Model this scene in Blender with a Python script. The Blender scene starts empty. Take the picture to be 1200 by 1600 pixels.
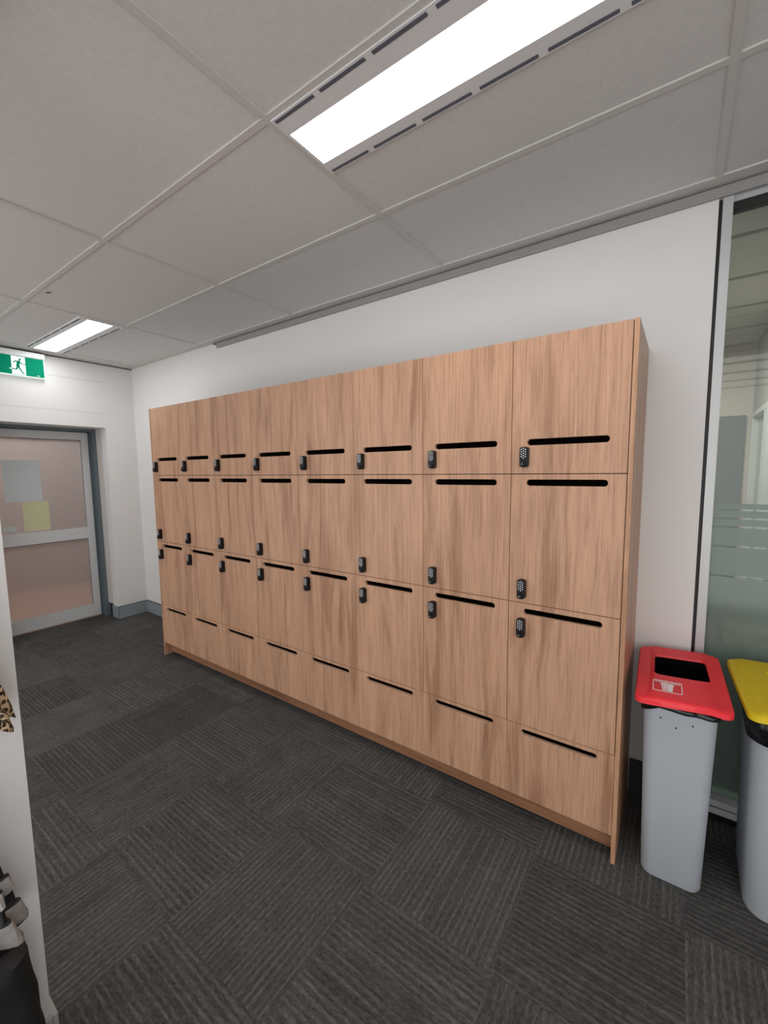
import bpy, bmesh, math, random
from mathutils import Vector, Matrix, noise

random.seed(7)
SC = bpy.context.scene
COL = SC.collection
PI = math.pi

# ------------------------------------------------------------------ camera, world, exposure
cam_d = bpy.data.cameras.new('camera')
cam_d.sensor_fit = 'VERTICAL'
cam_d.sensor_height = 36.0
cam_d.lens = 656.5185 / 1600 * 36.0
cam_d.clip_start = 0.02
cam = bpy.data.objects.new('camera', cam_d)
COL.objects.link(cam)
RGT = Vector((0.8176728787, 0.5755678338, -0.0115252051))
DWN = Vector((0.0476857868, -0.0876684175, -0.9950076908))
FWD = Vector((-0.5737048177, 0.8130411535, -0.0991305446))
cam.matrix_world = Matrix(((RGT.x, -DWN.x, -FWD.x, 3.5583975),
                           (RGT.y, -DWN.y, -FWD.y, -1.7543575),
                           (RGT.z, -DWN.z, -FWD.z, 1.564935),
                           (0, 0, 0, 1)))
SC.camera = cam

world = bpy.data.worlds.new('World')
SC.world = world
world.use_nodes = True
WORLD_BG = world.node_tree.nodes['Background']
WORLD_BG.inputs[0].default_value = (1.0, 1.0, 1.0, 1)
WORLD_BG.inputs[1].default_value = 1.4

PANEL_LIGHT = 10.6           # emission of the ceiling light diffusers
OFFICE_FILL = 4.0
BACKROOM_FILL = 4.2

vs = SC.view_settings
vs.view_transform = 'Standard'
vs.look = 'None'
vs.exposure = 0.36
vs.gamma = 1.0
vs.use_curve_mapping = False
SC.cycles.use_denoising = True
SC.cycles.max_bounces = 10
SC.cycles.diffuse_bounces = 6
SC.cycles.transparent_max_bounces = 12
SC.cycles.sample_clamp_indirect = 6.0
SC.cycles.caustics_reflective = False
SC.cycles.caustics_refractive = False

# ------------------------------------------------------------------ materials
def s2l(c):
    return tuple(((v / 255) / 12.92 if v / 255 <= 0.04045 else ((v / 255 + 0.055) / 1.055) ** 2.4) for v in c)


def mat(name, rgb, rough=0.6, metal=0.0, var=0.0, scale=8.0, bump=0.0, bscale=200.0, spec=0.5):
    m = bpy.data.materials.new(name)
    m.use_nodes = True
    nt = m.node_tree
    b = nt.nodes['Principled BSDF']
    c = s2l(rgb)
    b.inputs['Base Color'].default_value = (*c, 1)
    b.inputs['Roughness'].default_value = rough
    b.inputs['Metallic'].default_value = metal
    b.inputs['Specular IOR Level'].default_value = spec
    tc = nt.nodes.new('ShaderNodeNewGeometry')
    n = nt.nodes.new('ShaderNodeTexNoise')
    n.inputs['Scale'].default_value = scale
    n.inputs['Detail'].default_value = 5
    nt.links.new(tc.outputs['Position'], n.inputs['Vector'])
    r = nt.nodes.new('ShaderNodeValToRGB')
    v = max(var, 0.01)
    r.color_ramp.elements[0].position = 0.3
    r.color_ramp.elements[1].position = 0.7
    r.color_ramp.elements[0].color = (*[x * (1 - v) for x in c], 1)
    r.color_ramp.elements[1].color = (*[min(1, x * (1 + v)) for x in c], 1)
    nt.links.new(n.outputs['Fac'], r.inputs['Fac'])
    nt.links.new(r.outputs['Color'], b.inputs['Base Color'])
    if bump > 0:
        n2 = nt.nodes.new('ShaderNodeTexNoise')
        n2.inputs['Scale'].default_value = bscale
        nt.links.new(tc.outputs['Position'], n2.inputs['Vector'])
        bp = nt.nodes.new('ShaderNodeBump')
        bp.inputs['Strength'].default_value = bump
        bp.inputs['Distance'].default_value = 0.002
        nt.links.new(n2.outputs['Fac'], bp.inputs['Height'])
        nt.links.new(bp.outputs['Normal'], b.inputs['Normal'])
    return m


class NT:
    """small node-tree helper"""
    def __init__(self, name):
        self.m = bpy.data.materials.new(name)
        self.m.use_nodes = True
        self.t = self.m.node_tree
        self.b = self.t.nodes['Principled BSDF']
        self.out = self.t.nodes['Material Output']

    def n(self, kind, **kw):
        nd = self.t.nodes.new(kind)
        for k, v in kw.items():
            setattr(nd, k, v)
        return nd

    def l(self, a, b):
        self.t.links.new(a, b)

    def val(self, sock, v):
        if isinstance(v, (int, float)):
            sock.default_value = v
        else:
            self.l(v, sock)

    def math(self, op, a, b=None, c=None):
        nd = self.n('ShaderNodeMath', operation=op)
        self.val(nd.inputs[0], a)
        if b is not None:
            self.val(nd.inputs[1], b)
        if c is not None:
            self.val(nd.inputs[2], c)
        return nd.outputs[0]

    def xyz(self, x, y, z):
        nd = self.n('ShaderNodeCombineXYZ')
        for i, v in enumerate((x, y, z)):
            self.val(nd.inputs[i], v)
        return nd.outputs[0]

    def noise(self, vec, scale, detail=4, rough=0.5, dist=0.0):
        nd = self.n('ShaderNodeTexNoise')
        self.l(vec, nd.inputs['Vector'])
        nd.inputs['Scale'].default_value = scale
        nd.inputs['Detail'].default_value = detail
        nd.inputs['Roughness'].default_value = rough
        nd.inputs['Distortion'].default_value = dist
        return nd.outputs['Fac']

    def ramp(self, fac, stops):
        nd = self.n('ShaderNodeValToRGB')
        el = nd.color_ramp.elements
        while len(el) < len(stops):
            el.new(0.5)
        for e, (p, c) in zip(el, stops):
            e.position = p
            e.color = (*c, 1)
        self.l(fac, nd.inputs['Fac'])
        return nd.outputs['Color']

    def mix(self, fac, a, b, blend='MIX'):
        nd = self.n('ShaderNodeMix', data_type='RGBA', blend_type=blend)
        self.val(nd.inputs['Factor'], fac)
        for s, v in ((nd.inputs[6], a), (nd.inputs[7], b)):
            if isinstance(v, tuple):
                s.default_value = (*v, 1)
            else:
                self.l(v, s)
        return nd.outputs[2]

    def pos(self):
        g = self.n('ShaderNodeNewGeometry')
        s = self.n('ShaderNodeSeparateXYZ')
        self.l(g.outputs['Position'], s.inputs[0])
        return s.outputs


def wood_mat(name, base, horizontal=False, dark=1.0):
    w = NT(name)
    x, y, z = w.pos()
    col = w.math('FLOOR', w.math('DIVIDE', x, 0.425))
    off = w.math('MULTIPLY', col, 3.71)
    h = w.math('ADD', x, w.math('MULTIPLY', y, 1.0))
    if horizontal:
        v1 = w.xyz(w.math('MULTIPLY', x, 0.06), y, w.math('MULTIPLY', z, 1.0))
        v2 = w.xyz(w.math('MULTIPLY', x, 0.03), y, z)
    else:
        wob = w.noise(w.xyz(w.math('MULTIPLY', h, 3.0), off, w.math('MULTIPLY', z, 1.6)), 1.0, 2)
        hh = w.math('ADD', h, w.math('MULTIPLY', wob, 0.09))
        v1 = w.xyz(hh, off, w.math('MULTIPLY', z, 0.075))
        v2 = w.xyz(h, off, w.math('MULTIPLY', z, 0.03))
    broad = w.noise(v1, 17.0, 3, 0.55, 0.5)
    fine = w.noise(v2, 130.0, 3, 0.6)
    pores = w.noise(v2, 320.0, 2, 0.6)
    b = [c * dark for c in s2l(base)]
    lo = tuple(c * f for c, f in zip(b, (0.70, 0.64, 0.59)))
    hi = tuple(c * f for c, f in zip(b, (1.13, 1.13, 1.13)))
    c1 = w.ramp(broad, [(0.30, lo), (0.48, tuple(b)), (0.72, hi)])
    f1 = w.ramp(fine, [(0.34, (0.80, 0.77, 0.74)), (0.52, (1, 1, 1)), (0.7, (1.07, 1.06, 1.05))])
    f2 = w.ramp(pores, [(0.33, (0.84, 0.80, 0.77)), (0.43, (1, 1, 1))])
    c = w.mix(1.0, c1, f1, 'MULTIPLY')
    c = w.mix(1.0, c, f2, 'MULTIPLY')
    w.l(c, w.b.inputs['Base Color'])
    w.b.inputs['Roughness'].default_value = 0.42
    w.b.inputs['Specular IOR Level'].default_value = 0.35
    return w.m


def carpet_mat():
    w = NT('carpet_tiles')
    x, y, z = w.pos()
    P = 0.4925
    tx = w.math('DIVIDE', w.math('SUBTRACT', x, 2.165), P)
    ty = w.math('DIVIDE', w.math('SUBTRACT', y, -1.113), P)
    ix, iy = w.math('FLOOR', tx), w.math('FLOOR', ty)
    fx, fy = w.math('FRACT', tx), w.math('FRACT', ty)
    par = w.math('PINGPONG', w.math('ADD', ix, iy), 1.0)          # 0: stripes along y, 1: along x
    seed = w.math('ADD', w.math('MULTIPLY', ix, 5.13), w.math('MULTIPLY', iy, 9.77))
    a = w.math('ADD', w.math('MULTIPLY', x, w.math('SUBTRACT', 1.0, par)), w.math('MULTIPLY', y, par))   # across the stripes
    l = w.math('ADD', w.math('MULTIPLY', y, w.math('SUBTRACT', 1.0, par)), w.math('MULTIPLY', x, par))   # along them
    line = w.noise(w.xyz(a, w.math('MULTIPLY', l, 0.03), seed), 42.0, 2, 0.6)
    stitch = w.noise(w.xyz(a, w.math('MULTIPLY', l, 0.30), seed), 190.0, 2, 0.6)
    brk = w.noise(w.xyz(w.math('MULTIPLY', a, 1.0), w.math('MULTIPLY', l, 0.35), seed), 22.0, 3, 0.6)
    rib = w.math('SINE', w.math('ADD', w.math('MULTIPLY', a, 2 * PI / 0.0224), w.math('MULTIPLY', w.noise(w.xyz(a, w.math('MULTIPLY', l, 0.045), seed), 30.0, 2), 6.0)))
    pale = w.math('MULTIPLY', w.math('SMOOTH_MAX', w.math('MULTIPLY_ADD', rib, 0.55, 0.22), 0.0, 0.3),
                  w.math('MULTIPLY', w.math('SMOOTH_MIN', w.math('MULTIPLY', w.math('MAXIMUM', w.math('SUBTRACT', line, 0.34), 0.0), 6.0), 1.0, 0.3), brk))
    mottle = w.noise(w.xyz(x, y, seed), 6.0, 4, 0.6)
    grit = w.noise(w.xyz(x, y, z), 420.0, 2, 0.7)
    dk = s2l((62, 61, 60))
    md = s2l((92, 90, 88))
    lt = s2l((140, 138, 133))
    base = w.mix(mottle, dk, md)
    c = w.mix(w.math('MULTIPLY', pale, 0.58), base, lt)
    st = w.ramp(stitch, [(0.33, (0.62, 0.62, 0.62)), (0.67, (1.36, 1.36, 1.36))])
    c = w.mix(0.8, c, st, 'MULTIPLY')
    gr = w.ramp(grit, [(0.35, (0.75, 0.75, 0.75)), (0.65, (1.25, 1.25, 1.25))])
    c = w.mix(0.55, c, gr, 'MULTIPLY')
    tone = w.noise(w.xyz(ix, iy, 3.3), 0.9, 0)
    tr = w.ramp(tone, [(0.35, (0.86, 0.86, 0.86)), (0.65, (1.12, 1.12, 1.12))])
    c = w.mix(1.0, c, tr, 'MULTIPLY')
    w.l(c, w.b.inputs['Base Color'])
    w.b.inputs['Roughness'].default_value = 0.97
    w.b.inputs['Specular IOR Level'].default_value = 0.1
    bp = w.n('ShaderNodeBump')
    bp.inputs['Strength'].default_value = 0.5
    bp.inputs['Distance'].default_value = 0.003
    w.l(w.math('ADD', w.math('MULTIPLY', rib, 0.4), grit), bp.inputs['Height'])
    w.l(bp.outputs['Normal'], w.b.inputs['Normal'])
    return w.m


def tile_mat():
    w = NT('mineral_fibre_tile')
    x, y, z = w.pos()
    v = w.xyz(x, y, z)
    vo = w.n('ShaderNodeTexVoronoi')
    vo.inputs['Scale'].default_value = 75.0
    w.l(v, vo.inputs['Vector'])
    hole = w.ramp(vo.outputs['Distance'], [(0.06, (0.62, 0.61, 0.60)), (0.16, (1, 1, 1))])
    big = w.noise(v, 60.0, 3, 0.7)
    mott = w.ramp(big, [(0.3, (0.94, 0.94, 0.94)), (0.7, (1.03, 1.03, 1.03))])
    c = w.mix(1.0, s2l((214, 212, 210)), mott, 'MULTIPLY')
    keep = w.math('GREATER_THAN', w.noise(v, 28.0, 2), 0.56)
    c = w.mix(w.math('MULTIPLY', keep, 0.6), c, w.mix(1.0, c, hole, 'MULTIPLY'))
    w.l(c, w.b.inputs['Base Color'])
    w.b.inputs['Roughness'].default_value = 0.95
    return w.m


def emit_mat(name, rgb, strength):
    w = NT(name)
    w.b.inputs['Base Color'].default_value = (0.9, 0.9, 0.9, 1)
    w.b.inputs['Emission Color'].default_value = (*rgb, 1)
    w.b.inputs['Emission Strength'].default_value = strength
    return w.m


def film_mat(name, diffuse, tint, clear, gloss=0.06, rough=0.08, transl=0.5):
    """glass (clear=1) or frosted film on glass: diffuse/translucent sheet mixed with straight-through view and a gloss"""
    w = NT(name)
    w.t.nodes.remove(w.b)
    d = w.n('ShaderNodeBsdfDiffuse')
    d.inputs['Color'].default_value = (*s2l(diffuse), 1)
    tl = w.n('ShaderNodeBsdfTranslucent')
    tl.inputs['Color'].default_value = (*s2l(diffuse), 1)
    dm = w.n('ShaderNodeMixShader')
    dm.inputs[0].default_value = transl
    w.l(d.outputs[0], dm.inputs[1])
    w.l(tl.outputs[0], dm.inputs[2])
    tr = w.n('ShaderNodeBsdfTransparent')
    tr.inputs['Color'].default_value = (*s2l(tint), 1)
    m1 = w.n('ShaderNodeMixShader')
    m1.inputs[0].default_value = clear
    w.l(dm.outputs[0], m1.inputs[1])
    w.l(tr.outputs[0], m1.inputs[2])
    g = w.n('ShaderNodeBsdfGlossy')
    g.inputs['Roughness'].default_value = rough
    g.inputs['Color'].default_value = (0.9, 0.95, 0.93, 1)
    fr = w.n('ShaderNodeFresnel')
    fr.inputs['IOR'].default_value = 1.45
    m2 = w.n('ShaderNodeMixShader')
    w.l(w.math('MAXIMUM', fr.outputs[0], gloss), m2.inputs[0])
    w.l(m1.outputs[0], m2.inputs[1])
    w.l(g.outputs[0], m2.inputs[2])
    w.l(m2.outputs[0], w.out.inputs['Surface'])
    return w.m


def leopard_mat():
    w = NT('leopard_print_cloth')
    x, y, z = w.pos()
    v = w.xyz(x, y, z)
    vo = w.n('ShaderNodeTexVoronoi')
    vo.inputs['Scale'].default_value = 105.0
    w.l(v, vo.inputs['Vector'])
    d = w.math('ADD', vo.outputs['Distance'], w.math('MULTIPLY', w.noise(v, 140.0, 2), 0.5))
    c = w.ramp(d, [(0.34, s2l((150, 105, 62))), (0.48, s2l((34, 20, 12))), (0.72, s2l((30, 18, 12))), (0.80, s2l((205, 178, 140)))])
    w.l(c, w.b.inputs['Base Color'])
    w.b.inputs['Roughness'].default_value = 0.55
    return w.m


M = dict(
    wall=mat('painted_plaster_white', (223, 221, 219), 0.75, var=0.012, scale=1.5, bump=0.05, bscale=350),
    wall2=mat('painted_board_warm_white', (214, 206, 200), 0.75, var=0.02, scale=2),
    carpet=carpet_mat(),
    tile=tile_mat(),
    grid=mat('ceiling_grid_enamel', (204, 201, 197), 0.5, var=0.01),
    shadow=mat('shadow_gap_grey', (96, 95, 94), 0.6),
    angle=mat('wall_angle_grey', (150, 148, 147), 0.5),
    black=mat('black_seal_and_gap', (24, 21, 24), 0.5),
    skirt=mat('grey_skirting', (138, 146, 150), 0.45, var=0.03, scale=5),
    skirt_dark=mat('skirting_edge_dark', (52, 56, 58), 0.5),
    skirt_pale=mat('pale_grey_skirting', (176, 178, 175), 0.45, var=0.02),
    wood=wood_mat('oak_laminate', (190, 148, 120)),
    wood_edge=wood_mat('oak_laminate_edge', (192, 148, 116)),
    core=mat('pale_board_edge', (216, 176, 146), 0.6, var=0.03),
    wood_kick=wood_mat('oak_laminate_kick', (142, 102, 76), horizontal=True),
    carc=mat('carcass_board_brown', (74, 54, 44), 0.7, var=0.05),
    lock=mat('black_lock_plastic', (17, 17, 19), 0.4, spec=0.3),
    key=mat('lock_key_white', (225, 228, 232), 0.4),
    alu=mat('anodised_aluminium', (196, 198, 198), 0.35, metal=0.25, var=0.02),
    alu_door=mat('grey_door_frame', (208, 210, 210), 0.45, metal=0.05, var=0.02),
    jamb=mat('blue_grey_jamb', (98, 108, 113), 0.5, var=0.03),
    dark=mat('dark_recess', (40, 42, 46), 0.7),
    white_en=mat('white_enamel', (225, 226, 228), 0.4),
    slot=mat('air_slot_dark', (92, 95, 106), 0.6),  # slot grey lifted towards blue to carry the lens flare
    diff=emit_mat('light_diffuser', (0.97, 0.985, 1.0), PANEL_LIGHT),
    green=NT('exit_green').m,
    exit_white=emit_mat('exit_white', (0.75, 1.0, 0.92), 0.35),
    bin_grey=mat('grey_bin_plastic', (170, 174, 180), 0.5, var=0.015, scale=12, bump=0.08, bscale=500),
    red=mat('red_lid_plastic', (242, 50, 60), 0.42, var=0.02),
    yellow=mat('yellow_lid_plastic', (218, 190, 22), 0.42, var=0.02),
    sticker=mat('sticker_white', (236, 232, 232), 0.5),
    sticker_red=mat('sticker_red', (222, 36, 46), 0.4),
    sticker_yellow=mat('sticker_pale_yellow', (226, 206, 110), 0.45),
    liner=mat('black_bin_liner', (18, 18, 20), 0.22, var=0.1, bump=0.6, bscale=60),
    glass=film_mat('clear_glass', (200, 210, 205), (232, 235, 231), 0.98, 0.05, 0.02),
    film=film_mat('frosted_film', (168, 184, 176), (190, 205, 198), 0.45, 0.05, 0.10, 0.35),
    frost=film_mat('frosted_door_glass', (184, 177, 175), (226, 221, 219), 0.38, 0.03, 0.3, 0.5),
    paper=mat('paper_white', (196, 203, 204), 0.8),
    paper_y=mat('paper_yellow', (205, 204, 164), 0.8),
    room=mat('backroom_wall', (176, 168, 166), 0.8),
    room_floor=mat('backroom_timber_floor', (224, 190, 168), 0.5, var=0.1, scale=4),
    office_wall=mat('office_wall_beige', (178, 168, 158), 0.8, var=0.01),
    office_dark=mat('office_dark_panel', (66, 70, 72), 0.35, var=0.05),
    office_grey=mat('office_grey_wall', (142, 142, 136), 0.7, var=0.02),
    leopard=leopard_mat(),
    umb=mat('black_umbrella_cloth', (18, 18, 20), 0.5, var=0.1),
    silver=mat('silver_band', (186, 182, 178), 0.35, metal=0.4, var=0.12, scale=60),
    handle=mat('dark_brown_handle', (34, 24, 24), 0.4),
    bag=mat('black_bag_cloth', (20, 21, 21), 0.55, var=0.25, scale=14, bump=0.5, bscale=40),
)
M['wood_edge'].node_tree.nodes['Principled BSDF'].inputs['Roughness'].default_value = 0.36
g = M['green'].node_tree.nodes['Principled BSDF']
g.inputs['Base Color'].default_value = (*s2l((0, 120, 90)), 1)
g.inputs['Roughness'].default_value = 0.7
g.inputs['Specular IOR Level'].default_value = 0.08
g.inputs['Emission Color'].default_value = (*s2l((0, 170, 126)), 1)
g.inputs['Emission Strength'].default_value = 0.10


# ------------------------------------------------------------------ mesh helpers
def box(bm, x0, x1, y0, y1, z0, z1, bev=0.0, mi=0):
    r = bmesh.ops.create_cube(bm, size=1.0)
    vv = r['verts']
    for v in vv:
        v.co = Vector((x0 + (v.co.x + .5) * (x1 - x0), y0 + (v.co.y + .5) * (y1 - y0), z0 + (v.co.z + .5) * (z1 - z0)))
    fs = {f for v in vv for f in v.link_faces}
    for f in fs:
        f.material_index = mi
    if bev > 0:
        es = list({e for v in vv for e in v.link_edges})
        res = bmesh.ops.bevel(bm, geom=es, offset=bev, segments=2, profile=0.6, affect='EDGES')
        for f in res['faces']:
            f.material_index = mi
    return vv


def obj(name, bm, mats, parent=None, kind=None, smooth=False, label=None, cat=None, group=None, loc=None):
    bmesh.ops.recalc_face_normals(bm, faces=bm.faces)
    me = bpy.data.meshes.new(name)
    if loc is not None:
        bmesh.ops.translate(bm, verts=bm.verts, vec=-Vector(loc))
    bm.to_mesh(me)
    bm.free()
    for m in (mats if isinstance(mats, (list, tuple)) else [mats]):
        me.materials.append(m)
    if smooth:
        me.shade_smooth() if hasattr(me, 'shade_smooth') else None
        try:
            me.set_sharp_from_angle(angle=math.radians(40))
        except Exception:
            pass
    o = bpy.data.objects.new(name, me)
    COL.objects.link(o)
    if loc is not None:
        o.location = loc
    if parent:
        o.parent = parent
    tag(o, label, cat, group, kind)
    return o


def tag(o, label=None, cat=None, group=None, kind=None):
    if label:
        o['label'] = label
    if cat:
        o['category'] = cat
    if group:
        o['group'] = group
    if kind:
        o['kind'] = kind


def thing(name, label, cat, loc=(0, 0, 0), rz=0.0, group=None):
    o = bpy.data.objects.new(name, None)
    o.empty_display_size = 0.1
    COL.objects.link(o)
    o.location = loc
    o.rotation_euler = (0, 0, rz)
    tag(o, label, cat, group)
    return o


def B(*a):
    bm = bmesh.new()
    if a:
        box(bm, *a)
    return bm


def structure(name, bm, m, parent=None):
    return obj(name, bm, m, parent, kind='structure')


def shift(o, off):
    return o


def poly_prism(bm, outer, holes, t, mi=0):
    """flat shape in xy (outer loop + holes), thickness t upward in z"""
    edges = []
    for loop in [outer] + holes:
        vs_ = [bm.verts.new((p[0], p[1], 0)) for p in loop]
        for i in range(len(vs_)):
            edges.append(bm.edges.new((vs_[i], vs_[(i + 1) % len(vs_)])))
    r = bmesh.ops.triangle_fill(bm, use_beauty=True, use_dissolve=False, edges=edges)
    fs = [f for f in r['geom'] if isinstance(f, bmesh.types.BMFace)]
    for f in fs:
        f.material_index = mi
    if t:
        e = bmesh.ops.extrude_face_region(bm, geom=fs)
        vv = [v for v in e['geom'] if isinstance(v, bmesh.types.BMVert)]
        bmesh.ops.translate(bm, verts=vv, vec=(0, 0, t))
        for f in e['geom']:
            if isinstance(f, bmesh.types.BMFace):
                f.material_index = mi
    return bm


def rrect(x0, x1, y0, y1, r, n=6):
    pts = []
    for cx, cy, a0 in ((x1 - r, y1 - r, 0), (x0 + r, y1 - r, 90), (x0 + r, y0 + r, 180), (x1 - r, y0 + r, 270)):
        for i in range(n + 1):
            a = math.radians(a0 + 90 * i / n)
            pts.append((cx + r * math.cos(a), cy + r * math.sin(a)))
    return pts


def tube(bm, pts, r, n=10, mi=0):
    prev = None
    for i, p in enumerate(pts):
        p = Vector(p)
        d = (Vector(pts[min(i + 1, len(pts) - 1)]) - Vector(pts[max(i - 1, 0)])).normalized()
        u = d.orthogonal().normalized() if i == 0 else (u - d * u.dot(d)).normalized()
        v = d.cross(u)
        rr = r[i] if isinstance(r, (list, tuple)) else r
        ring = [bm.verts.new(p + (u * math.cos(2 * PI * k / n) + v * math.sin(2 * PI * k / n)) * rr) for k in range(n)]
        if prev:
            for k in range(n):
                f = bm.faces.new((prev[k], prev[(k + 1) % n], ring[(k + 1) % n], ring[k]))
                f.material_index = mi
        else:
            bm.faces.new(ring).material_index = mi
        prev = ring
    bm.faces.new(prev).material_index = mi


# ------------------------------------------------------------------ the room
W = 0.425
ZC = 2.6708
YW = 0.4815                 # face of the wall behind the lockers
XE = -1.31                  # face of the end wall with the door
XL = 2.255                  # face of the near left wall
YL = -1.472                 # its corner
XR = 5.6
YB = -2.9

structure('floor', B(-3.6, XR + .2, YB - .3, 3.6, -0.12, 0.0), M['carpet'])

# ceiling: tiles and the exposed grid
GX = [0.049 + 1.1918 * k for k in range(-2, 6)]
GY = [-0.162 + 0.616 * k for k in range(-8, 2)]
bm = bmesh.new()
box(bm, -3.5, XR, YB, YW, ZC + 0.006, ZC + 0.08)
# small chipped corner of one tile
poly = [(0, 0), (.03, .004), (.038, .014), (.022, .022), (.004, .014)]
vv = [bm.verts.new((0.30 + p[0] * 1.2, -0.735 + p[1] * 1.2, ZC + 0.004)) for p in poly]
bm.faces.new(vv).material_index = 1
structure('ceiling', bm, [M['tile'], M['slot']])
bm = bmesh.new()
for gx in GX:
    if gx > XE:
        box(bm, gx - .012, gx + .012, YB, YW - .07, ZC, ZC + .02)
for gy in GY:
    box(bm, XE, XR, gy - .012, gy + .012, ZC + .0004, ZC + .02)
structure('trim_1', bm, M['grid'])
# shadow-line angles where the ceiling meets the walls
bm = bmesh.new()
box(bm, XE, XR, YW - .072, YW - .004, ZC - .001, ZC + .02)
box(bm, XE + .004, XE + .06, YB, YW - .072, ZC - .001, ZC + .02)
structure('trim_2', bm, M['grid'])
bm = bmesh.new()
box(bm, 0.25, XR, YW - .012, YW - .001, 2.622, ZC - .010)
structure('trim_3', bm, M['angle'])
bm = bmesh.new()
box(bm, 0.2, XR, YW - .006, YW, ZC - .014, ZC + .02)
box(bm, XE, XE + .006, YB, YW, ZC - .012, ZC + .02)
structure('trim_4', bm, M['shadow'])

# wall behind the lockers
structure('wall_back', B(XE - .3, 3.631, YW, YW + .11, 0, 2.70), M['wall'])
# end wall with the door opening
OY0, OY1, OZ = -0.80, 0.19, 2.03
bm = bmesh.new()
box(bm, XE - .135, XE, OY1, YW, 0, 2.70)
box(bm, XE - .135, XE, OY0, OY1, OZ, 2.70)
box(bm, XE - .135, XE, YB, OY0, 0, 2.70)
wl = structure('wall_left', bm, M['wall'])
bm = bmesh.new()
# faint joints of the boards above the door
box(bm, XE, XE + .0012, -1.2, 0.20, 2.484, 2.4865)
box(bm, XE, XE + .0012, -1.2, 0.20, 2.170, 2.1715)
structure('trim_5', bm, mat('board_joint', (176, 172, 170), 0.8))
# second layer of the reveal and the jamb
bm = bmesh.new()
box(bm, -1.575, -1.458, OY1, YW, 0.145, 2.70)
box(bm, -1.70, -1.445, OY0 - .2, YW, OZ, 2.70)
box(bm, -1.70, -1.445, YL, OY0, 0.0, 2.70)
structure('trim_6', bm, M['wall2'])
structure('trim_7', B(-1.58, -1.446, OY1 + .012, YW, 0, 0.145), M['dark'])
bm = bmesh.new()
box(bm, -1.70, -1.565, 0.160, YW, 0, OZ)
box(bm, -1.70, -1.650, 0.1405, 0.160, 0, OZ)
box(bm, -1.70, -1.575, OY0, 0.160, 2.004, OZ)
box(bm, -1.70, -1.650, OY0, 0.160, 1.996, 2.004)
box(bm, -1.70, -1.565, OY0 - .04, OY0, 0, OZ)
structure('trim_8', bm, M['jamb'])
# near left wall: a stub that runs towards the camera, with open floor on both sides, the unseen side left open for light
bm = bmesh.new()
box(bm, XL - .12, XL, YB, YL, 0, ZC + .02)
structure('wall_front', bm, M['wall'])
structure('wall_right', B(XR, XR + .12, -1.3, 3.52, 0, ZC + .05), M['wall'])  # unseen wall, cut to shade the locker end and let light in

# skirtings
bm = bmesh.new()
box(bm, XE + .012, 0.0 - .02, YW - .012, YW, 0.006, .135)
structure('baseboard_back', bm, M['skirt'])
structure('baseboard_right', B(3.40 + .02, 3.631, YW - .012, YW, 0.0, .168), mat('dark_skirting', (62, 60, 61), 0.6))  # darker than the other skirtings
bm = bmesh.new()
box(bm, XE, XE + .012, OY1, YW - .012, 0.006, .135)
box(bm, XE - .135, XE + .012, OY1 - .012, OY1, 0.006, .135)
structure('baseboard_left', bm, M['skirt'])
bm = bmesh.new()
box(bm, XE + .012, -.02, YW - .013, YW, .135, .139)
box(bm, XE, XE + .013, OY1 - .012, YW - .012, .135, .139)
box(bm, XE + .0115, XE + .0135, OY1 - .0135, OY1 - .0105, 0, .139)
box(bm, XE + .012, -.02, YW - .013, YW, 0, .006)
box(bm, XE, XE + .013, OY1 - .012, YW - .012, 0, .006)
structure('trim_9', bm, M['skirt_dark'])
bm = bmesh.new()
box(bm, XL, XL + .012, YB, YL, 0.0, .135, 0.002)
box(bm, XL - .132, XL + .012, YL, YL + .012, 0.0, .135, 0.002)
box(bm, XL - .132, XL - .12, YB, YL, 0.0, .135, 0.002)
structure('baseboard_front', bm, M['skirt_pale'])

# door at the end of the corridor: aluminium frame with two frosted panes
d1 = thing('door_1', None, None)
d1['kind'] = 'structure'
XD = -1.64
DT = 0.045
dy0, dy1 = -0.79, 0.14
bm = bmesh.new()
box(bm, XD - DT, XD, 0.072, dy1, .014, 1.995, .002)
box(bm, XD - DT, XD, dy0, dy0 + .068, .014, 1.995, .002)
box(bm, XD - DT, XD, dy0 + .068, 0.072, 1.915, 1.995, .002)
box(bm, XD - DT, XD, dy0 + .068, 0.072, 0.873, 0.992, .002)
box(bm, XD - DT, XD, dy0 + .068, 0.072, 0.014, 0.140, .002)
structure('door_frame', bm, M['alu_door'], d1)
bm = bmesh.new()
for za, zb in ((0.140, 0.873), (0.992, 1.915)):
    box(bm, XD - .004, XD - .002, 0.069, 0.072, za, zb)
    box(bm, XD - .004, XD - .002, dy0 + .068, 0.072, zb - .004, zb)
structure('glazing_seal', bm, M['dark'], d1)
for za, zb in ((0.140, 0.873), (0.992, 1.915)):
    structure('frosted_pane', B(XD - .028, XD - .022, dy0 + .068, .072, za, zb), M['frost'], d1)


def sheet(name, y0, y1, z0, z1, m, label, x=XD - .019, skew=0.0):
    bm = bmesh.new()
    n = 6
    grid = []
    for i in range(n + 1):
        row = []
        for j in range(n + 1):
            a, b = i / n, j / n
            row.append(bm.verts.new((x - .001 - .002 * math.sin(a * 3) * b, y0 + (y1 - y0) * a + skew * b, z0 + (z1 - z0) * b)))
        grid.append(row)
    fs = [bm.faces.new((grid[i][j], grid[i + 1][j], grid[i + 1][j + 1], grid[i][j + 1])) for i in range(n) for j in range(n)]
    e = bmesh.ops.extrude_face_region(bm, geom=fs)
    bmesh.ops.translate(bm, verts=[v for v in e['geom'] if isinstance(v, bmesh.types.BMVert)], vec=(-.0006, 0, 0))
    return obj(name, bm, m, label=label, cat='paper', group='papers stuck to the door glass')


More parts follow.
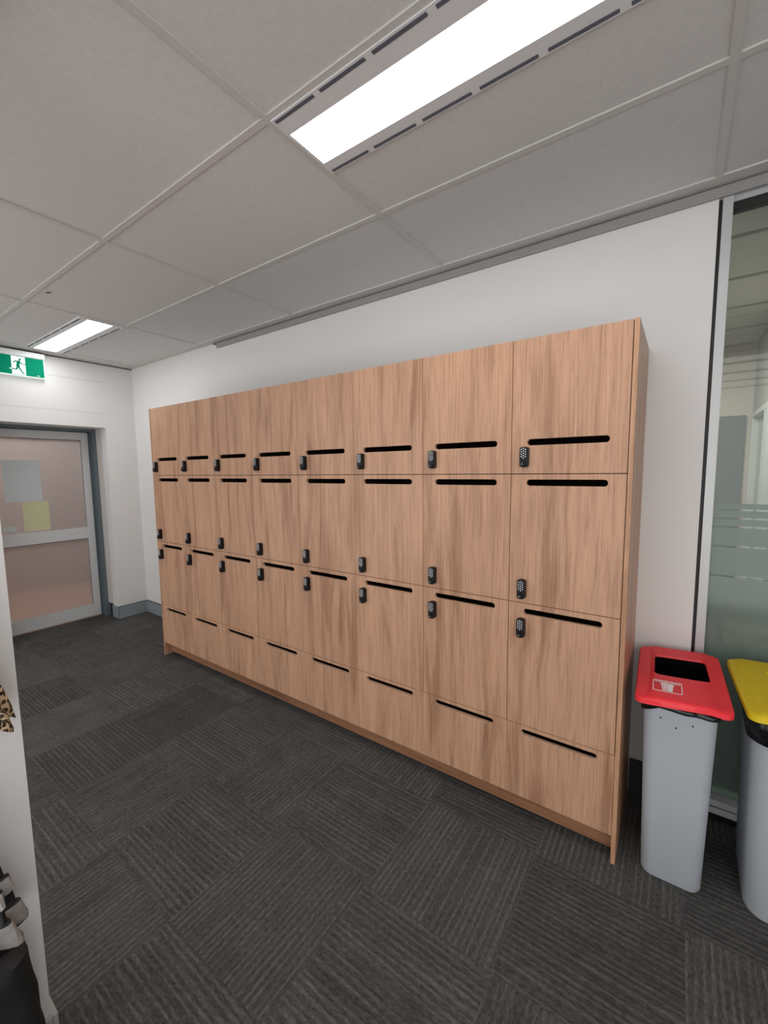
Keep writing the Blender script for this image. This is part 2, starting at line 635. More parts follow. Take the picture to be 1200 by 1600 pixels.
sheet('paper_sheet', -0.578, -0.290, 1.300, 1.700, M['paper'], 'large white paper sheet stuck to the upper door pane')
sheet('paper_sheet', -0.453, -0.244, 1.007, 1.297, M['paper_y'], 'yellow paper sheet below the large white sheet on the door')
sheet('paper_sheet', -0.614, -0.519, 1.018, 1.065, M['paper'], 'small white paper slip low in the corner of the upper door pane')

# the space behind the door (seen dimly through the panes)
bm = bmesh.new()
box(bm, -3.62, -3.5, -1.6, 1.0, 0, 2.7)
box(bm, -3.5, -1.70, -1.6, -1.5, 0, 2.7)
box(bm, -3.5, -1.70, 0.62, 0.72, 0, 2.7)
structure('wall_beyond', bm, M['room'])
structure('trim_10', B(-3.5, -1.655, -1.5, 0.62, 0.0, 0.006), M['room_floor'])
lt = bpy.data.lights.new('backroom_fill', 'AREA')  # unseen fill lamp added to brighten the door panes
lt.shape = 'RECTANGLE'
lt.size, lt.size_y = 0.6, 0.6
lt.energy = BACKROOM_FILL * 14
lt.color = (1.0, 0.99, 0.97)
lo = bpy.data.objects.new('backroom_fill', lt)
COL.objects.link(lo)
lo.location = (-2.15, -0.45, 2.6)
lo.rotation_euler = (0, 0, 0)

# glazed partition to the right of the lockers
structure('trim_11', B(3.631, 3.6435, YW + .012, YW + .1, 0.04, 2.622), M['black'])  # black strip stands in for the shadow gap beside the frame
w1 = thing('window_1', None, None)
w1['kind'] = 'structure'
bm = bmesh.new()
box(bm, 3.6435, 3.6765, YW, YW + .1, 0.04, 2.622, .0015)
box(bm, 3.6765, XR, YW + .02, YW + .1, 2.598, 2.66)
structure('window_frame', bm, M['alu'], w1)
bm = bmesh.new()
box(bm, 3.6765, XR, YW - .004, YW + .1, 0.073, 0.102, .001)
box(bm, 3.6765, XR, YW - .004, YW + .1, 0.038, 0.066, .001)
structure('window_sill', bm, M['white_en'], w1)
bm = bmesh.new()
box(bm, 3.631, XR, YW + .012, YW + .09, 0.0, 0.038)  # black strip stands in for the dark gap and shadow under the sill
box(bm, 3.6765, XR, YW + .004, YW + .09, 0.066, 0.073)
box(bm, 3.6765, XR, YW + .005, YW + .09, 2.586, 2.598)
structure('window_seal_and_gap', bm, M['black'], w1)
structure('window_pane', B(3.6765, XR, YW + .046, YW + .054, 0.102, 2.586), M['glass'], w1)
bm = bmesh.new()
zs = []
# frosted film with clear lines across it (tops and bottoms of the strips)
strips = [(1.408, 1.386), (1.378, 1.350), (1.342, 1.315), (1.306, 1.232), (1.222, 1.103), (1.094, 0.104)]
for a, b in strips:
    box(bm, 3.6765, XR, YW + .0440, YW + .0455, b, a)
structure('window_film', bm, M['film'], w1)

# the office behind the glass
bm = bmesh.new()
box(bm, 2.3, XR + .1, 3.40, 3.52, 0, ZC + .02)
structure('wall_far', bm, M['office_wall'])
bm = bmesh.new()
box(bm, 2.3, 4.02, 3.37, 3.395, 0.0, 2.03)
structure('trim_12', bm, M['office_dark'])
bm = bmesh.new()
box(bm, 4.07, 4.16, YW + .3, 3.40, 2.04, ZC + .02)
box(bm, 2.2, 2.3, YW + .1, 3.52, 0, ZC + .02)
structure('wall_side', bm, M['office_grey'])
w2 = thing('window_2', None, None)
w2['kind'] = 'structure'
bm = bmesh.new()
box(bm, 4.06, 4.17, 3.32, 3.395, 0, 2.04)
box(bm, 4.06, 4.17, YW + .3, 3.32, 2.0, 2.04)
for yy in (2.62, 2.50, 1.6, 0.9):
    box(bm, 4.06, 4.17, yy - .025, yy + .025, 0, 2.0)
structure('window_frame', bm, M['alu'], w2)
structure('window_pane', B(4.11, 4.12, YW + .3, 3.32, 0.0, 2.0), M['film'], w2)
structure('ceiling_office', B(2.2, XR + .1, YW + .1, 3.5, ZC + .006, ZC + .06), M['tile'])
bm = bmesh.new()
for k in range(6):
    yy = 0.415 + 0.593 * k
    if yy > YW + .12:
        box(bm, 2.2, 4.07, yy - .012, yy + .012, ZC, ZC + .02)
structure('trim_13', bm, M['angle'])
lt = bpy.data.lights.new('office_fill', 'AREA')  # unseen fill lamp added to brighten the office behind the glass
lt.shape = 'RECTANGLE'
lt.size, lt.size_y = 1.2, 0.3
lt.energy = OFFICE_FILL * 14
lt.color = (1.0, 0.95, 0.88)
lo = bpy.data.objects.new('office_fill', lt)
COL.objects.link(lo)
lo.location = (3.1, 1.9, ZC - .03)

# ------------------------------------------------------------------ ceiling lights
def ceiling_light(x0, y0, first_slot_y, last_slot_y, dy0, dy1, label):
    """recessed panel 1.16 m long from x0, flush in the grid"""
    t = thing('ceiling_light', label, 'ceiling light', (x0, y0, ZC - .002), 0, 'recessed ceiling light panels')
    L = 1.168
    fy0, fy1 = min(first_slot_y, last_slot_y) - .012, max(first_slot_y, last_slot_y) + .012
    bm = bmesh.new()
    # frame around the diffuser
    zt, zb = ZC + .010, ZC - .003
    box(bm, x0, x0 + .012, fy0, fy1, zb, zt)
    box(bm, x0 + L - .012, x0 + L, fy0, fy1, zb, zt)
    box(bm, x0 + .012, x0 + L - .012, fy0, dy0, zb, zt)
    box(bm, x0 + .012, x0 + L - .012, dy1, fy1, zb, zt)
    o = obj('light_frame', bm, M['white_en'], t)
    o.matrix_parent_inverse = Matrix.Translation(-Vector(t.location))
    bm = bmesh.new()
    box(bm, x0 + .012, x0 + L - .012, dy0, dy1, zb + .001, zt)
    o = obj('diffuser', bm, M['diff'], t)
    o.matrix_parent_inverse = Matrix.Translation(-Vector(t.location))
    for sy in (first_slot_y, last_slot_y):
        for k in range(6):
            p = L / 6
            a = x0 + .012 + k * (L - .02) / 6
            o = obj('air_slot', B(a, a + .166, sy - .0055, sy + .0055, zb - .0012, zb + .004), M['slot'], t)
            o.matrix_parent_inverse = Matrix.Translation(-Vector(t.location))
    return t


ceiling_light(2.440, -0.62, -0.758, -0.491, -0.697, -0.537,
              'long bright ceiling light panel overhead, cut by the top of the picture')
ceiling_light(-1.150, -0.31, -0.442, -0.180, -0.398, -0.236,
              'small looking ceiling light panel at the far end near the exit sign')

# ------------------------------------------------------------------ exit sign
ex = thing('exit_sign', 'green and white running man exit sign above the far door', 'exit sign', (XE, -0.48, 2.53))


def local(o, t):
    o.matrix_parent_inverse = Matrix.Translation(-Vector(t.location))
    return o


EX = -1.262
bm = bmesh.new()
box(bm, XE, EX + .014, -0.672, -0.292, 2.603, 2.650, .004)
local(obj('sign_housing', bm, M['white_en'], ex), ex)
bm = bmesh.new()
box(bm, EX - .020, EX - .004, -0.668, -0.294, 2.432, 2.603, .002)
local(obj('sign_edge', bm, M['exit_white'], ex), ex)
local(obj('sign_panel', B(EX - .004, EX, -0.664, -0.303, 2.440, 2.600), M['green'], ex), ex)


def yz_shape(bm, loops, x, t, mi=0):
    """polygons given as (y,z) extruded towards +x"""
    for lp in loops:
        vv = [bm.verts.new((x, p[0], p[1])) for p in lp]
        f = bm.faces.new(vv)
        f.material_index = mi
        e = bmesh.ops.extrude_face_region(bm, geom=[f])
        bmesh.ops.translate(bm, verts=[v for v in e['geom'] if isinstance(v, bmesh.types.BMVert)], vec=(t, 0, 0))
        for q in e['geom']:
            if isinstance(q, bmesh.types.BMFace):
                q.material_index = mi


def limb(pts, w):
    """thick polyline as quads"""
    out = []
    for i in range(len(pts) - 1):
        a, b = Vector(pts[i]), Vector(pts[i + 1])
        d = (b - a).normalized()
        n = Vector((-d.y, d.x))
        wa = w[i] if isinstance(w, (list, tuple)) else w
        wb = w[i + 1] if isinstance(w, (list, tuple)) else w
        e = d * wb * .4
        out.append([tuple(a + n * wa - d * wa * .4), tuple(a - n * wa - d * wa * .4), tuple(b - n * wb + e), tuple(b + n * wb + e)])
    return out


bm = bmesh.new()
yz_shape(bm, [[(-0.532, 2.443), (-0.436, 2.443), (-0.436, 2.597), (-0.532, 2.597)]], EX, .0006, 0)
local(obj('pictogram_ground', bm, M['exit_white'], ex, label='white square behind the running man'), ex)
bm = bmesh.new()
c0 = (-0.484, 2.520)
man = []
man.append([(-0.472 + .0085 * math.cos(a * PI / 8), 2.574 + .0085 * math.sin(a * PI / 8)) for a in range(16)])
man += limb([(-0.4835, 2.551), (-0.490, 2.512)], [.0125, .011])
man += limb([(-0.474, 2.570), (-0.481, 2.552)], .004)
man += limb([(-0.480, 2.556), (-0.505, 2.556), (-0.518, 2.541)], .0042)
man += limb([(-0.478, 2.556), (-0.458, 2.538), (-0.438, 2.536)], .0042)
man += limb([(-0.484, 2.512), (-0.470, 2.480), (-0.456, 2.458), (-0.448, 2.458)], [.0070, .0055, .0048, .004])
man += limb([(-0.492, 2.510), (-0.498, 2.487), (-0.532, 2.487)], [.0070, .0055, .0045])
yz_shape(bm, man, EX + .0006, .0005, 0)
local(obj('running_man', bm, M['green'], ex, label='green running man'), ex)
bm = bmesh.new()
yz_shape(bm, limb([(-0.532, 2.487), (-0.545, 2.487)], [.0045, .0040]), EX, .0006, 0)
local(obj('foot_mark', bm, M['exit_white'], ex), ex)
bm = bmesh.new()
for k in range(4):
    a = -0.357 + k * .0055
    yz_shape(bm, [[(a, 2.449), (a + .0038, 2.449), (a + .0038, 2.4545), (a, 2.4545)]], EX, .0005, 0)
local(obj('small_print', bm, M['exit_white'], ex), ex)

# ------------------------------------------------------------------ locker bank
lb = thing('locker_bank', 'oak laminate locker bank with eight columns of keypad doors along the wall', 'lockers', (0, 0, 0))
Z12, Z23, Z34, ZB, ZT = 1.5427, 0.998, 0.4529, 0.1148, 2.083
TH = 0.017
G = 0.0017
ED = YW - .004
for xa, xb, inner in ((-.0165, -.0012, 1), (8 * W + .0012, 8 * W + .0175, -1)):
    obj('end_panel', B(xa, xb, -.001, ED, 0, ZT, 0.0008), M['wood_edge'], lb)
bm = bmesh.new()
box(bm, 0, 8 * W, TH + .002, ED, ZT - .018, ZT - .002)
box(bm, 0, 8 * W, TH + .002, ED, ZB, ZB + .016)
box(bm, 0, 8 * W, ED - .008, ED, ZB, ZT - .018)
for k in range(9):
    x = min(max(k * W, .009), 8 * W - .009)
    box(bm, x - .008, x + .008, TH + .002, ED - .008, ZB + .016, ZT - .018)
for z in (Z12, Z23, Z34):
    box(bm, .0, 8 * W, TH + .002, ED - .008, z - .008, z + .008)
obj('carcass', bm, M['carc'], lb)
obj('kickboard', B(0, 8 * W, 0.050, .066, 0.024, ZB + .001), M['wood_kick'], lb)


def stadium(cx, cz, L, H, n=8):
    r = H / 2
    pts = []
    for s, a0 in ((1, -90), (-1, 90)):
        for i in range(n + 1):
            a = math.radians(a0 + 180 * i / n)
            pts.append((cx + s * (L / 2 - r) + r * math.cos(a), cz + r * math.sin(a)))
    return pts


def door_mesh(name, z0, z1, slot_z):
    """door panel with a finger slot; local origin at its lower left corner of the column module"""
    bm = bmesh.new()
    outer = [(G, z0 + G - z0), (W - G, G), (W - G, z1 - z0 - G), (G, z1 - z0 - G)]
    poly_prism(bm, outer, [stadium(0.2138, slot_z - z0, 0.301, 0.0262)], TH)
    bmesh.ops.rotate(bm, verts=bm.verts, cent=(0, 0, 0), matrix=Matrix.Rotation(PI / 2, 3, 'X'))
    bmesh.ops.translate(bm, verts=bm.verts, vec=(0, TH, 0))
    bmesh.ops.recalc_face_normals(bm, faces=bm.faces)
    me = bpy.data.meshes.new(name)
    bm.to_mesh(me)
    bm.free()
    me.materials.append(M['wood'])
    me.materials.append(M['core'])
    for p in me.polygons:
        if abs(p.normal.y) < .5:
            p.material_index = 1  # board core at the slot; on outer edges it also paints their lit lines
    return me


def lock_mesh():
    """keypad lock, origin at its centre on the door face, front towards -y"""
    bm = bmesh.new()
    w, h, d = .0165, .0415, .026
    # body with rounded ends: outline in xz, extruded towards -y
    out = []
    for i in range(9):
        a = PI * i / 8
        out.append((w * math.cos(a), h - .007 + .007 * math.sin(a)))
    for i in range(9):
        a = PI + PI * i / 8
        out.append((w * math.cos(a), -h + .010 + .010 * math.sin(a)))
    rings = []
    for y, s in ((0, 1.0), (-d * .82, 1.0), (-d * .95, .95), (-d, .86)):
        rings.append([bm.verts.new((p[0] * s, y, p[1] * (1 - (1 - s) * .5))) for p in out])
    for a, b in zip(rings, rings[1:]):
        for k in range(len(out)):
            bm.faces.new((a[k], a[(k + 1) % len(out)], b[(k + 1) % len(out)], b[k]))
    bm.faces.new(rings[-1])
    bm.faces.new(rings[0])
    # turn knob at the lower end
    r = bmesh.ops.create_cone(bm, cap_ends=True, segments=18, radius1=.0105, radius2=.0095, depth=.006,
                              matrix=Matrix.Translation((0, -d - .004, -.026)) @ Matrix.Rotation(PI / 2, 4, 'X'))
    box(bm, -.0012, .0012, -d - .0082, -d - .006, -.034, -.018)
    # keys: three staggered columns of white dots
    dots = [(0, .0350 - k * .0095) for k in range(5)] + [(s * .0082, .0310 - k * .0095) for s in (-1, 1) for k in range(4)]
    for x, z in dots:
        r = bmesh.ops.create_cone(bm, cap_ends=True, segments=10, radius1=.0026, radius2=.0022, depth=.0030,
                                  matrix=Matrix.Translation((x, -d - .0006, z)) @ Matrix.Rotation(PI / 2, 4, 'X'))
        for f in {f for v in r['verts'] for f in v.link_faces}:
            f.material_index = 1
    for k in range(4):
        box(bm, -.007 + k * .0024, -.0055 + k * .0024, -d - .0078, -d - .0065, -.0285, -.0265, mi=1)
    bmesh.ops.recalc_face_normals(bm, faces=bm.faces)
    me = bpy.data.meshes.new('keypad_lock')
    bm.to_mesh(me)
    bm.free()
    me.materials.append(M['lock'])
    me.materials.append(M['key'])
    return me


LOCK = lock_mesh()
rows = [(Z12, ZT, 1.671, 1.611), (Z23, Z12, 1.507, 1.060), (Z34, Z23, 0.962, 0.892)]
for z0, z1, sz, lz in rows:
    me = door_mesh('locker_door', z0, z1, sz)
    for k in range(8):
        o = bpy.data.objects.new('locker_door', me)
        COL.objects.link(o)
        o.parent = lb
        o.location = (k * W, 0, z0)
        lk = bpy.data.objects.new('keypad_lock', LOCK)
        COL.objects.link(lk)
        lk.parent = o
        lk.location = (0.0575, 0, lz - z0)
        lk['label'] = 'black keypad lock with white buttons'
me = door_mesh('vent_panel', ZB, Z34, 0.4215)
for v in me.vertices:                 # these butt together with hardly a joint
    if v.co.x < .01:
        v.co.x = .0002
    elif v.co.x > W - .01:
        v.co.x = W - .0002
for k in range(8):
    o = bpy.data.objects.new('vent_panel', me)
    COL.objects.link(o)
    o.parent = lb
    o.location = (k * W, 0, ZB)

# ------------------------------------------------------------------ waste bins
def loft(bm, loops, close_first=True, close_last=False, mi=0):
    rings = [[bm.verts.new(p) for p in lp] for lp in loops]
    n = len(rings[0])
    for a, b in zip(rings, rings[1:]):
        for k in range(n):
            bm.faces.new((a[k], a[(k + 1) % n], b[(k + 1) % n], b[k])).material_index = mi
    if close_first:
        bm.faces.new(rings[0]).material_index = mi
    if close_last:
        bm.faces.new(rings[-1]).material_index = mi
    return rings


def quad_round(c, r, n=6):
    """rounded loop around four corners (counter-clockwise), list of (x,y)"""
    pts = []
    for i in range(4):
        p, q, s = Vector(c[i]), Vector(c[i - 1]), Vector(c[(i + 1) % 4])
        a, b = (q - p).normalized(), (s - p).normalized()
        ang = a.angle(b)
        d = r / math.tan(ang / 2)
        cen = p + (a + b).normalized() * (r / math.sin(ang / 2))
        st, en = p + a * d - cen, p + b * d - cen
        a0 = math.atan2(st.y, st.x)
        a1 = math.atan2(en.y, en.x)
        while a1 < a0 - 1e-6:
            a1 += 2 * PI
        if a1 - a0 > PI:
            a1 -= 2 * PI
        for k in range(n + 1):
            t = a0 + (a1 - a0) * k / n
            pts.append((cen.x + r * math.cos(t), cen.y + r * math.sin(t)))
    return pts


def resample(loop, per):
    """each straight run between the four corner arcs gets extra points: returns loop with more points"""
    out = []
    n = len(loop)
    for i in range(n):
        a, b = Vector(loop[i]), Vector(loop[(i + 1) % n])
        k = max(1, int((b - a).length / per))
        for j in range(k):
            out.append(tuple(a.lerp(b, j / k)))
    return out


def bin_body(t, wb, wt, yf, yb, h, rad, cx=0.0):
    """hollow tapered body in thing coordinates"""
    bm = bmesh.new()

    def ring(f, inset, z):
        w = wb + (wt - wb) * f
        y0 = yf[0] + (yf[1] - yf[0]) * f
        y1 = yb[0] + (yb[1] - yb[0]) * f
        return [(p[0], p[1], z) for p in rrect(cx - w / 2 + inset, cx + w / 2 - inset, y0 + inset, y1 - inset, max(.004, rad - inset), 7)]
    lps = [ring(0, .014, 0), ring(0, .004, .003), ring(.01, 0, .012), ring(.5, 0, h / 2), ring(1, 0, h - .012), ring(1, -.003, h - .010),
           ring(1, -.003, h), ring(1, .004, h), ring(.5, .004, h / 2), ring(.03, .004, .03)]
    loft(bm, lps, True, True)
    return obj('bin_body', bm, M['bin_grey'], t, smooth=True)


def bin_liner(loc, rz, wt, y0, y1, ztop, drop, rad, label, seed, puff=.0):
    """bag edge folded over the rim, wavy lower edge"""
    bm = bmesh.new()
    base = resample(rrect(-wt / 2, wt / 2, y0, y1, rad, 7), .012)
    cx, cy = 0, (y0 + y1) / 2
    n = len(base)

    def ring(off, z, wav, zw):
        out = []
        for i, (x, y) in enumerate(base):
            d = Vector((x - cx, (y - cy) * .6)).normalized()
            nz = noise.noise(Vector((x * 30, y * 30, seed + z * 9)))
            nz2 = noise.noise(Vector((x * 9, y * 9, seed * 3.1)))
            o = off + wav * (nz + .4)
            zz = z + zw * nz2
            if zw:
                zz = z - drop(x, y) + .012 * nz2
            out.append((x + d.x * o, y + d.y * o, zz))
        return out
    def up(lp, amt):
        return [(p[0], p[1], p[2] + amt * smooth_step(y0 + .10, y1 - .04, p[1])) for p in lp]
    loft(bm, [ring(-.010, ztop - .10, 0, 0), up(ring(-.010, ztop + .001, 0, 0), puff), up(ring(0.001, ztop + .006, .002, 0), puff), ring(.008, ztop - .004, .004, 0),
              ring(.007, ztop - .012, .006, .01)], False, False)
    o = obj('bin_liner', bm, M['liner'], smooth=True, label=label, cat='bin liner', group='bin liners folded over the bins')
    md = o.modifiers.new('thickness', 'SOLIDIFY')
    md.thickness = .0008
    o.location = loc
    o.rotation_euler = (0, 0, rz)
    return o


def bin_lid(t, name, corners, zf, hole, m, rad=.028, lip=.007):
    """lid plate between rounded outline and a rounded hole; zf(x,y) is its surface; skirt all round"""
    bm = bmesh.new()
    outer = resample(quad_round(corners, rad, 6), .018)
    hl = quad_round(hole, .018, 6)
    hc = Vector((sum(p[0] for p in hole) / 4, sum(p[1] for p in hole) / 4))
    # hole points by angle around the hole's centre
    hres = resample(hl, .004)

    def hole_at(p):
        a = math.atan2(p[1] - hc.y, p[0] - hc.x)
        return min(hres, key=lambda q: abs((math.atan2(q[1] - hc.y, q[0] - hc.x) - a + PI) % (2 * PI) - PI))
    hp = [hole_at(p) for p in outer]
    oc = Vector((sum(p[0] for p in outer) / len(outer), sum(p[1] for p in outer) / len(outer)))

    def out_off(d):
        r = []
        for p in outer:
            v = (Vector(p) - oc).normalized() * d
            r.append((p[0] + v.x, p[1] + v.y))
        return r
    loops = []
    loops.append([(p[0], p[1], zf(*p) - lip) for p in hp])
    loops.append([(p[0], p[1], zf(*p) - .004) for p in hp])
    N = 12
    for k in range(N + 1):
        f = .02 + .96 * k / N
        lp = []
        for a, b in zip(hp, outer):
            x, y = a[0] + (b[0] - a[0]) * f, a[1] + (b[1] - a[1]) * f
            lp.append((x, y, zf(x, y)))
        loops.append(lp)
    o1 = out_off(.002)
    loops.append([(p[0], p[1], zf(*q) - .004) for p, q in zip(o1, outer)])
    o2 = out_off(.003)
    loops.append([(p[0], p[1], zf(*q) - .021) for p, q in zip(o2, outer)])
    o3 = out_off(-.003)
    loops.append([(p[0], p[1], zf(*q) - .022) for p, q in zip(o3, outer)])
    loops.append([(p[0], p[1], zf(*q) - .008) for p, q in zip(o3, outer)])
    loft(bm, loops, False, False)
    o = obj(name, bm, m, t, smooth=True)
    return o


def smooth_step(a, b, x):
    t = min(1, max(0, (x - a) / (b - a)))
    return t * t * (3 - 2 * t)


def text_mesh(body, size, bold=0.0):
    cu = bpy.data.curves.new('lettering', 'FONT')
    cu.body = body
    cu.size = size
    cu.align_x = 'CENTER'
    cu.extrude = .00015
    cu.offset = bold
    ob = bpy.data.objects.new('lettering', cu)
    COL.objects.link(ob)
    dg = bpy.context.evaluated_depsgraph_get()
    me = bpy.data.meshes.new_from_object(ob.evaluated_get(dg))
    bpy.data.objects.remove(ob)
    bpy.data.curves.remove(cu)
    return me


def sticker_mesh(bm, w, h, words, mi_bg, mi_line):
    """flat label in xy centred on the origin: outlined plate, words and a bin pictogram"""
    poly_prism(bm, rrect(-w / 2, w / 2, -h / 2, h / 2, .006), [], .0003, mi_bg)
    bm2 = bmesh.new()
    poly_prism(bm2, rrect(-w / 2, w / 2, -h / 2, h / 2, .006), [rrect(-w / 2 + .0030, w / 2 - .0030, -h / 2 + .0030, h / 2 - .0030, .0042)], .0008, mi_line)
    if words:
        me = text_mesh(words, .0132, .0008)
        n0 = len(bm2.verts)
        f0 = len(bm2.faces)
        bm2.from_mesh(me)
        bm2.verts.ensure_lookup_table()
        bm2.faces.ensure_lookup_table()
        for v in bm2.verts[n0:]:
            v.co = Vector((v.co.x * 1.0, v.co.y * .95 + h / 2 - .0150, v.co.z + .0006))
        for f in bm2.faces[f0:]:
            f.material_index = mi_line
        # wheelie bin pictogram: lid, tapered body with ribs
        yb_, yt_ = -h / 2 + .008, h / 2 - .030

        def quadp(p):
            q = bmesh.new()
            poly_prism(q, p, [], .0008, mi_line)
            tmp = bpy.data.meshes.new('t')
            q.to_mesh(tmp)
            q.free()
            bm2.from_mesh(tmp)
            bpy.data.meshes.remove(tmp)
        for a, b in ((-1.0, -.72), (-.62, -.36), (-.26, -.06), (.04, 1.0)):
            quadp([(a * .0150, yb_), (b * .0150, yb_), (b * .0190, yt_), (a * .0190, yt_)])
        quadp([(-.0225, yt_ + .0018), (.0225, yt_ + .0018), (.0215, yt_ + .0065), (.010, yt_ + .0105), (-.010, yt_ + .0105), (-.0215, yt_ + .0065)])
    tmp = bpy.data.meshes.new('t')
    bm2.to_mesh(tmp)
    bm2.free()
    bm.from_mesh(tmp)
    bpy.data.meshes.remove(tmp)


def make_bin(ox, oy, lidcol, lid_name, corners, z_front, z_back, roll, hole, body, label, sticker, holes_xy, liner):
    t = thing('waste_bin', label, 'bin', (ox, oy, 0), 0, 'waste bins beside the lockers')
    wb, wt, yf, yb, h, rad = body
    bb = bin_body(t, wb, wt, yf, yb, h, rad)
    cyf = min(c[1] for c in corners)
    cyb = max(c[1] for c in corners)
    xm = sum(c[0] for c in corners) / 4
    hw = .125

    def plane(x, y):
        return z_front + (z_back - z_front) * (y - cyf) / (cyb - cyf) + roll * (x - xm)

    def zf(x, y):
        f = (y - cyf) / (cyb - cyf)
        xc = xm + (corners[2][0] + corners[3][0] - corners[0][0] - corners[1][0]) / 2 * (f - .5)
        d = abs(x - xc)
        side = 1 - smooth_step(.088, .106, d)            # raised middle, lower flanks
        groove = math.exp(-((d - .097) / .006) ** 2) * smooth_step(.05, .3, f) * (1 - smooth_step(.75, .95, f))
        edge = smooth_step(0, .04, f)
        return plane(x, y) + .007 * side * edge - .004 * groove
    lid = bin_lid(t, 'bin_lid', corners, zf, hole, lidcol, lip=liner)
    # label on the sloping front of the lid
    (sx, sy, sw, sh, words, bg) = sticker
    bm = bmesh.new()
    sticker_mesh(bm, sw, sh, words, 0, 1)
    slope = (z_back - z_front) / (cyb - cyf)
    ex_ = Vector((1, 0, roll)).normalized()
    ey_ = Vector((0, 1, slope)).normalized()
    ez_ = ex_.cross(ey_).normalized()
    yaw = math.atan2((corners[2][0] + corners[3][0] - corners[0][0] - corners[1][0]) / 2, cyb - cyf)
    R3 = Matrix((ex_, ey_, ez_)).transposed() @ Matrix.Rotation(-yaw, 3, 'Z')
    base = Vector((sx, sy, zf(sx, sy) + .0006))
    for v in bm.verts:
        v.co = base + R3 @ v.co
    so = obj('sticker', bm, [bg, M['sticker'] if words else M['sticker_yellow']], lid,
             label='white outlined label reading WASTE ONLY' if words else 'pale yellow outlined label')
    for hx, hz in holes_xy:
        bm = bmesh.new()
        y = yf[0] + (yf[1] - yf[0]) * hz / h
        bmesh.ops.create_cone(bm, cap_ends=True, segments=12, radius1=.0032, radius2=.0026, depth=.003,
                              matrix=Matrix.Translation((hx, y - .0008, hz)) @ Matrix.Rotation(PI / 2, 4, 'X'))
        obj('rivet', bm, M['black'], bb, label='small black rivet')
    return t


# red bin (nearest the lockers)
RX, RY = 3.595, 0.21
rc = [(3.460 - RX, -0.030 - RY), (3.744 - RX, -0.012 - RY), (3.722 - RX, 0.440 - RY), (3.446 - RX, 0.424 - RY)]
rh = [(3.510 - RX, 0.165 - RY), (3.688 - RX, 0.178 - RY), (3.676 - RX, 0.352 - RY), (3.504 - RX, 0.338 - RY)]
make_bin(RX, RY, M['red'], 'bin_lid', rc, .735, .762, .035, rh,
         (.190, .222, (0.027 - RY, 0.012 - RY), (0.375 - RY, 0.40 - RY), .700, .040),
         'grey bin with red open top lid beside the locker end',
         (3.5545 - RX, 0.075 - RY, .092, .083, 'WASTE ONLY', M['sticker_red']),
         [(-.055, .652), (-.008, .628), (.040, .652)], .007)


def drop_red(x, y):
    return .030 * max(0, min(1, (-.06 - x) / .05)) * (1 if y < .05 else .5) + .004


bin_liner((RX, RY, 0), 0, .222, 0.012 - RY, 0.40 - RY, .702, drop_red, .040, 'black bag edge showing under the red lid', 2.0, .040)

# yellow bin (at the right edge of the picture)
YX, YY = 3.905, 0.23
yc = [(3.782 - YX, 0.005 - YY), (4.050 - YX, 0.03 - YY), (4.010 - YX, 0.455 - YY), (3.750 - YX, 0.438 - YY)]
yh = [(3.872 - YX, 0.255 - YY), (3.985 - YX, 0.262 - YY), (3.965 - YX, 0.365 - YY), (3.860 - YX, 0.36 - YY)]
make_bin(YX, YY, M['yellow'], 'bin_lid', yc, .750, .772, .0, yh,
         (.186, .215, (0.046 - YY, 0.032 - YY), (0.39 - YY, 0.41 - YY), .715, .062),
         'grey bin with yellow lid at the right edge of the picture',
         (3.905 - YX, 0.115 - YY, .090, .100, None, M['yellow']), [], .034)


def drop_yel(x, y):
    return .048 + .02 * max(0, min(1, (.02 - y) / .1))


bin_liner((YX, YY, 0), 0, .216, 0.032 - YY, 0.410 - YY, .717, drop_yel, .063, 'black bag edge hanging out under the yellow lid', 5.0, .03)

# ------------------------------------------------------------------ things on the near left wall
def umbrella_canopy(bm, cx, cy, profile, ribs, depth, mats_at, phase=0.0):
    n = ribs * 8
    prev = None
    for z, r in profile:
        ring = []
        for k in range(n):
            a = 2 * PI * k / n
            pl = .5 + .5 * math.cos(ribs * a + phase + 1.2 * math.sin(z * 23))
            rr = r * (1 - depth * (1 - pl) ** 1.3)
            zz = z - .030 * pl * (1 if (z, r) == profile[0] else .35 if (z, r) == profile[1] else 0)
            ring.append(bm.verts.new((cx + rr * math.cos(a), cy + rr * math.sin(a), zz)))
        if prev:
            for k in range(n):
                f = bm.faces.new((prev[k], prev[(k + 1) % n], ring[(k + 1) % n], ring[k]))
                f.material_index = mats_at(z)
        prev = ring
    bm.faces.new(prev)


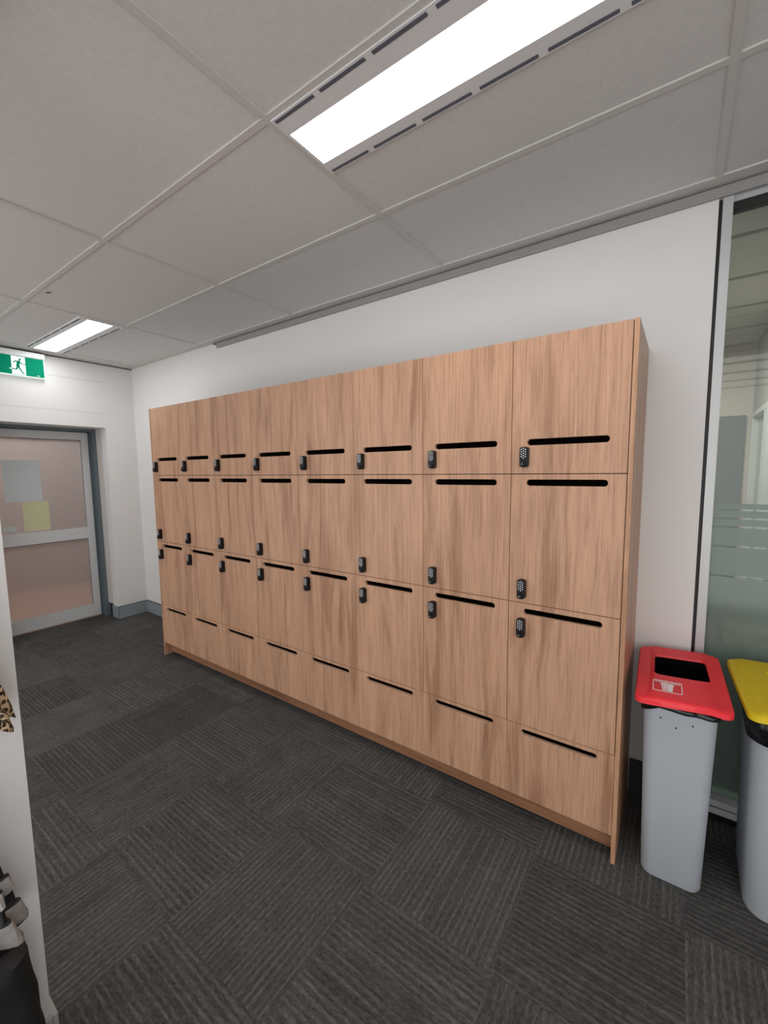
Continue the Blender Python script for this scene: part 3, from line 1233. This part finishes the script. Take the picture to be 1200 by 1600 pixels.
def hanging_umbrella(name, cx, cy, zh, ztop, r0, mats, mats_at, handle_m, label, handle_len, knob, phase, prof=None):
    t = thing(name, label, 'umbrella', (cx, cy, ztop), 0, 'umbrellas hanging on the near wall')
    bm = bmesh.new()
    H = ztop - zh
    prof = prof or [(zh, r0), (zh + .05 * H, r0 * .93), (zh + .15 * H, r0 * .80), (zh + .3 * H, r0 * .66), (zh + .5 * H, r0 * .52), (zh + .75 * H, r0 * .38), (zh + .95 * H, r0 * .2), (ztop, .006)]
    umbrella_canopy(bm, cx, cy, prof, 8, .42, mats_at, phase)
    c = local(obj('canopy', bm, mats, t, smooth=True), t)
    md = c.modifiers.new('thickness', 'SOLIDIFY')
    md.thickness = .001
    bm = bmesh.new()
    tube(bm, [(cx, cy, zh - handle_len * .4), (cx, cy, ztop + .02), (cx, cy, ztop + .045)], [.005, .005, .003])
    local(obj('shaft', bm, M['alu'], t), t)
    bm = bmesh.new()
    tube(bm, [(cx, cy, zh + .02), (cx, cy, zh - handle_len * .75), (cx, cy, zh - handle_len * .9), (cx, cy, zh - handle_len)], [.011, .012, knob, knob * .6], 14)
    local(obj('handle', bm, handle_m, t, smooth=True), t)
    # wrist loop that holds it against the wall
    bm = bmesh.new()
    pts = [(cx, cy, ztop + .02), (cx - (cx - XL) * .6, cy, ztop + .06), (XL + .004, cy, ztop + .085)]
    tube(bm, pts, .002, 6)
    local(obj('hanging_loop', bm, handle_m, t), t)
    return t


hanging_umbrella('umbrella', 2.335, -1.585, 1.035, 1.36, .090, [M['leopard']], lambda z: 0, M['handle'],
                 'leopard print folded umbrella on the near left wall', .075, .018, 0.4)
hanging_umbrella('umbrella', 2.345, -1.605, .520, .92, .092, [M['umb'], M['silver']],
                 lambda z: 1 if (.541 < z < .591 or .6255 < z < .661) else 0, M['umb'],
                 'black folded umbrella with silver bands above the black bag', .022, .012, 0.1,
                 [(.520, .030), (.538, .092), (.542, .092), (.566, .086), (.590, .080), (.593, .072), (.624, .068), (.627, .072), (.660, .066), (.663, .057), (.75, .046), (.85, .03), (.92, .006)])

# black bag standing on the floor against the wall
bm = bmesh.new()
bx0, bx1, by0, by1, bh = XL + .014, 2.385, -1.86, -1.498, .476
lps = []
NZ = 14
for i in range(NZ + 1):
    f = i / NZ
    z = bh * f
    ins = .008 * (1 - smooth_step(0, .08, f)) + .045 * smooth_step(.9, 1.0, f) ** 1.5 + .018 * smooth_step(.2, 1, f)
    base = resample(rrect(bx0, bx1 - ins * .7, by0 + ins, by1 - ins, .040, 5), .02)
    if i == 0:
        nb = len(base)
    lp = []
    # same count on every ring: resample by fraction
    src = rrect(bx0, bx1 - ins * .7, by0 + ins, by1 - ins, .040, 5)
    dense = resample(src, .004)
    for k in range(72):
        p = dense[int(k * len(dense) / 72)]
        nz = noise.noise(Vector((p[0] * 14, p[1] * 14, z * 9)))
        q = 1 + .0 * nz
        x = p[0] + (.010 * nz if p[0] > bx0 + .03 else 0)
        y = p[1] + .005 * noise.noise(Vector((p[1] * 20, z * 16, 4)))
        lp.append((max(x, bx0), y, z))
    lps.append(lp)
bg = thing('bag', 'black cloth bag standing on the floor against the near left wall', 'bag', (2.32, -1.68, 0))
loft(bm, lps, True, True)
local(obj('bag_body', bm, M['bag'], bg, smooth=True), bg)
bm = bmesh.new()
tube(bm, [(2.31, -1.735, bh - .01), (2.31, -1.74, bh + .03), (2.31, -1.775, bh + .05), (2.31, -1.81, bh + .03), (2.31, -1.815, bh - .01)], .008, 8)
local(obj('handle', bm, M['bag'], bg, smooth=True), bg)
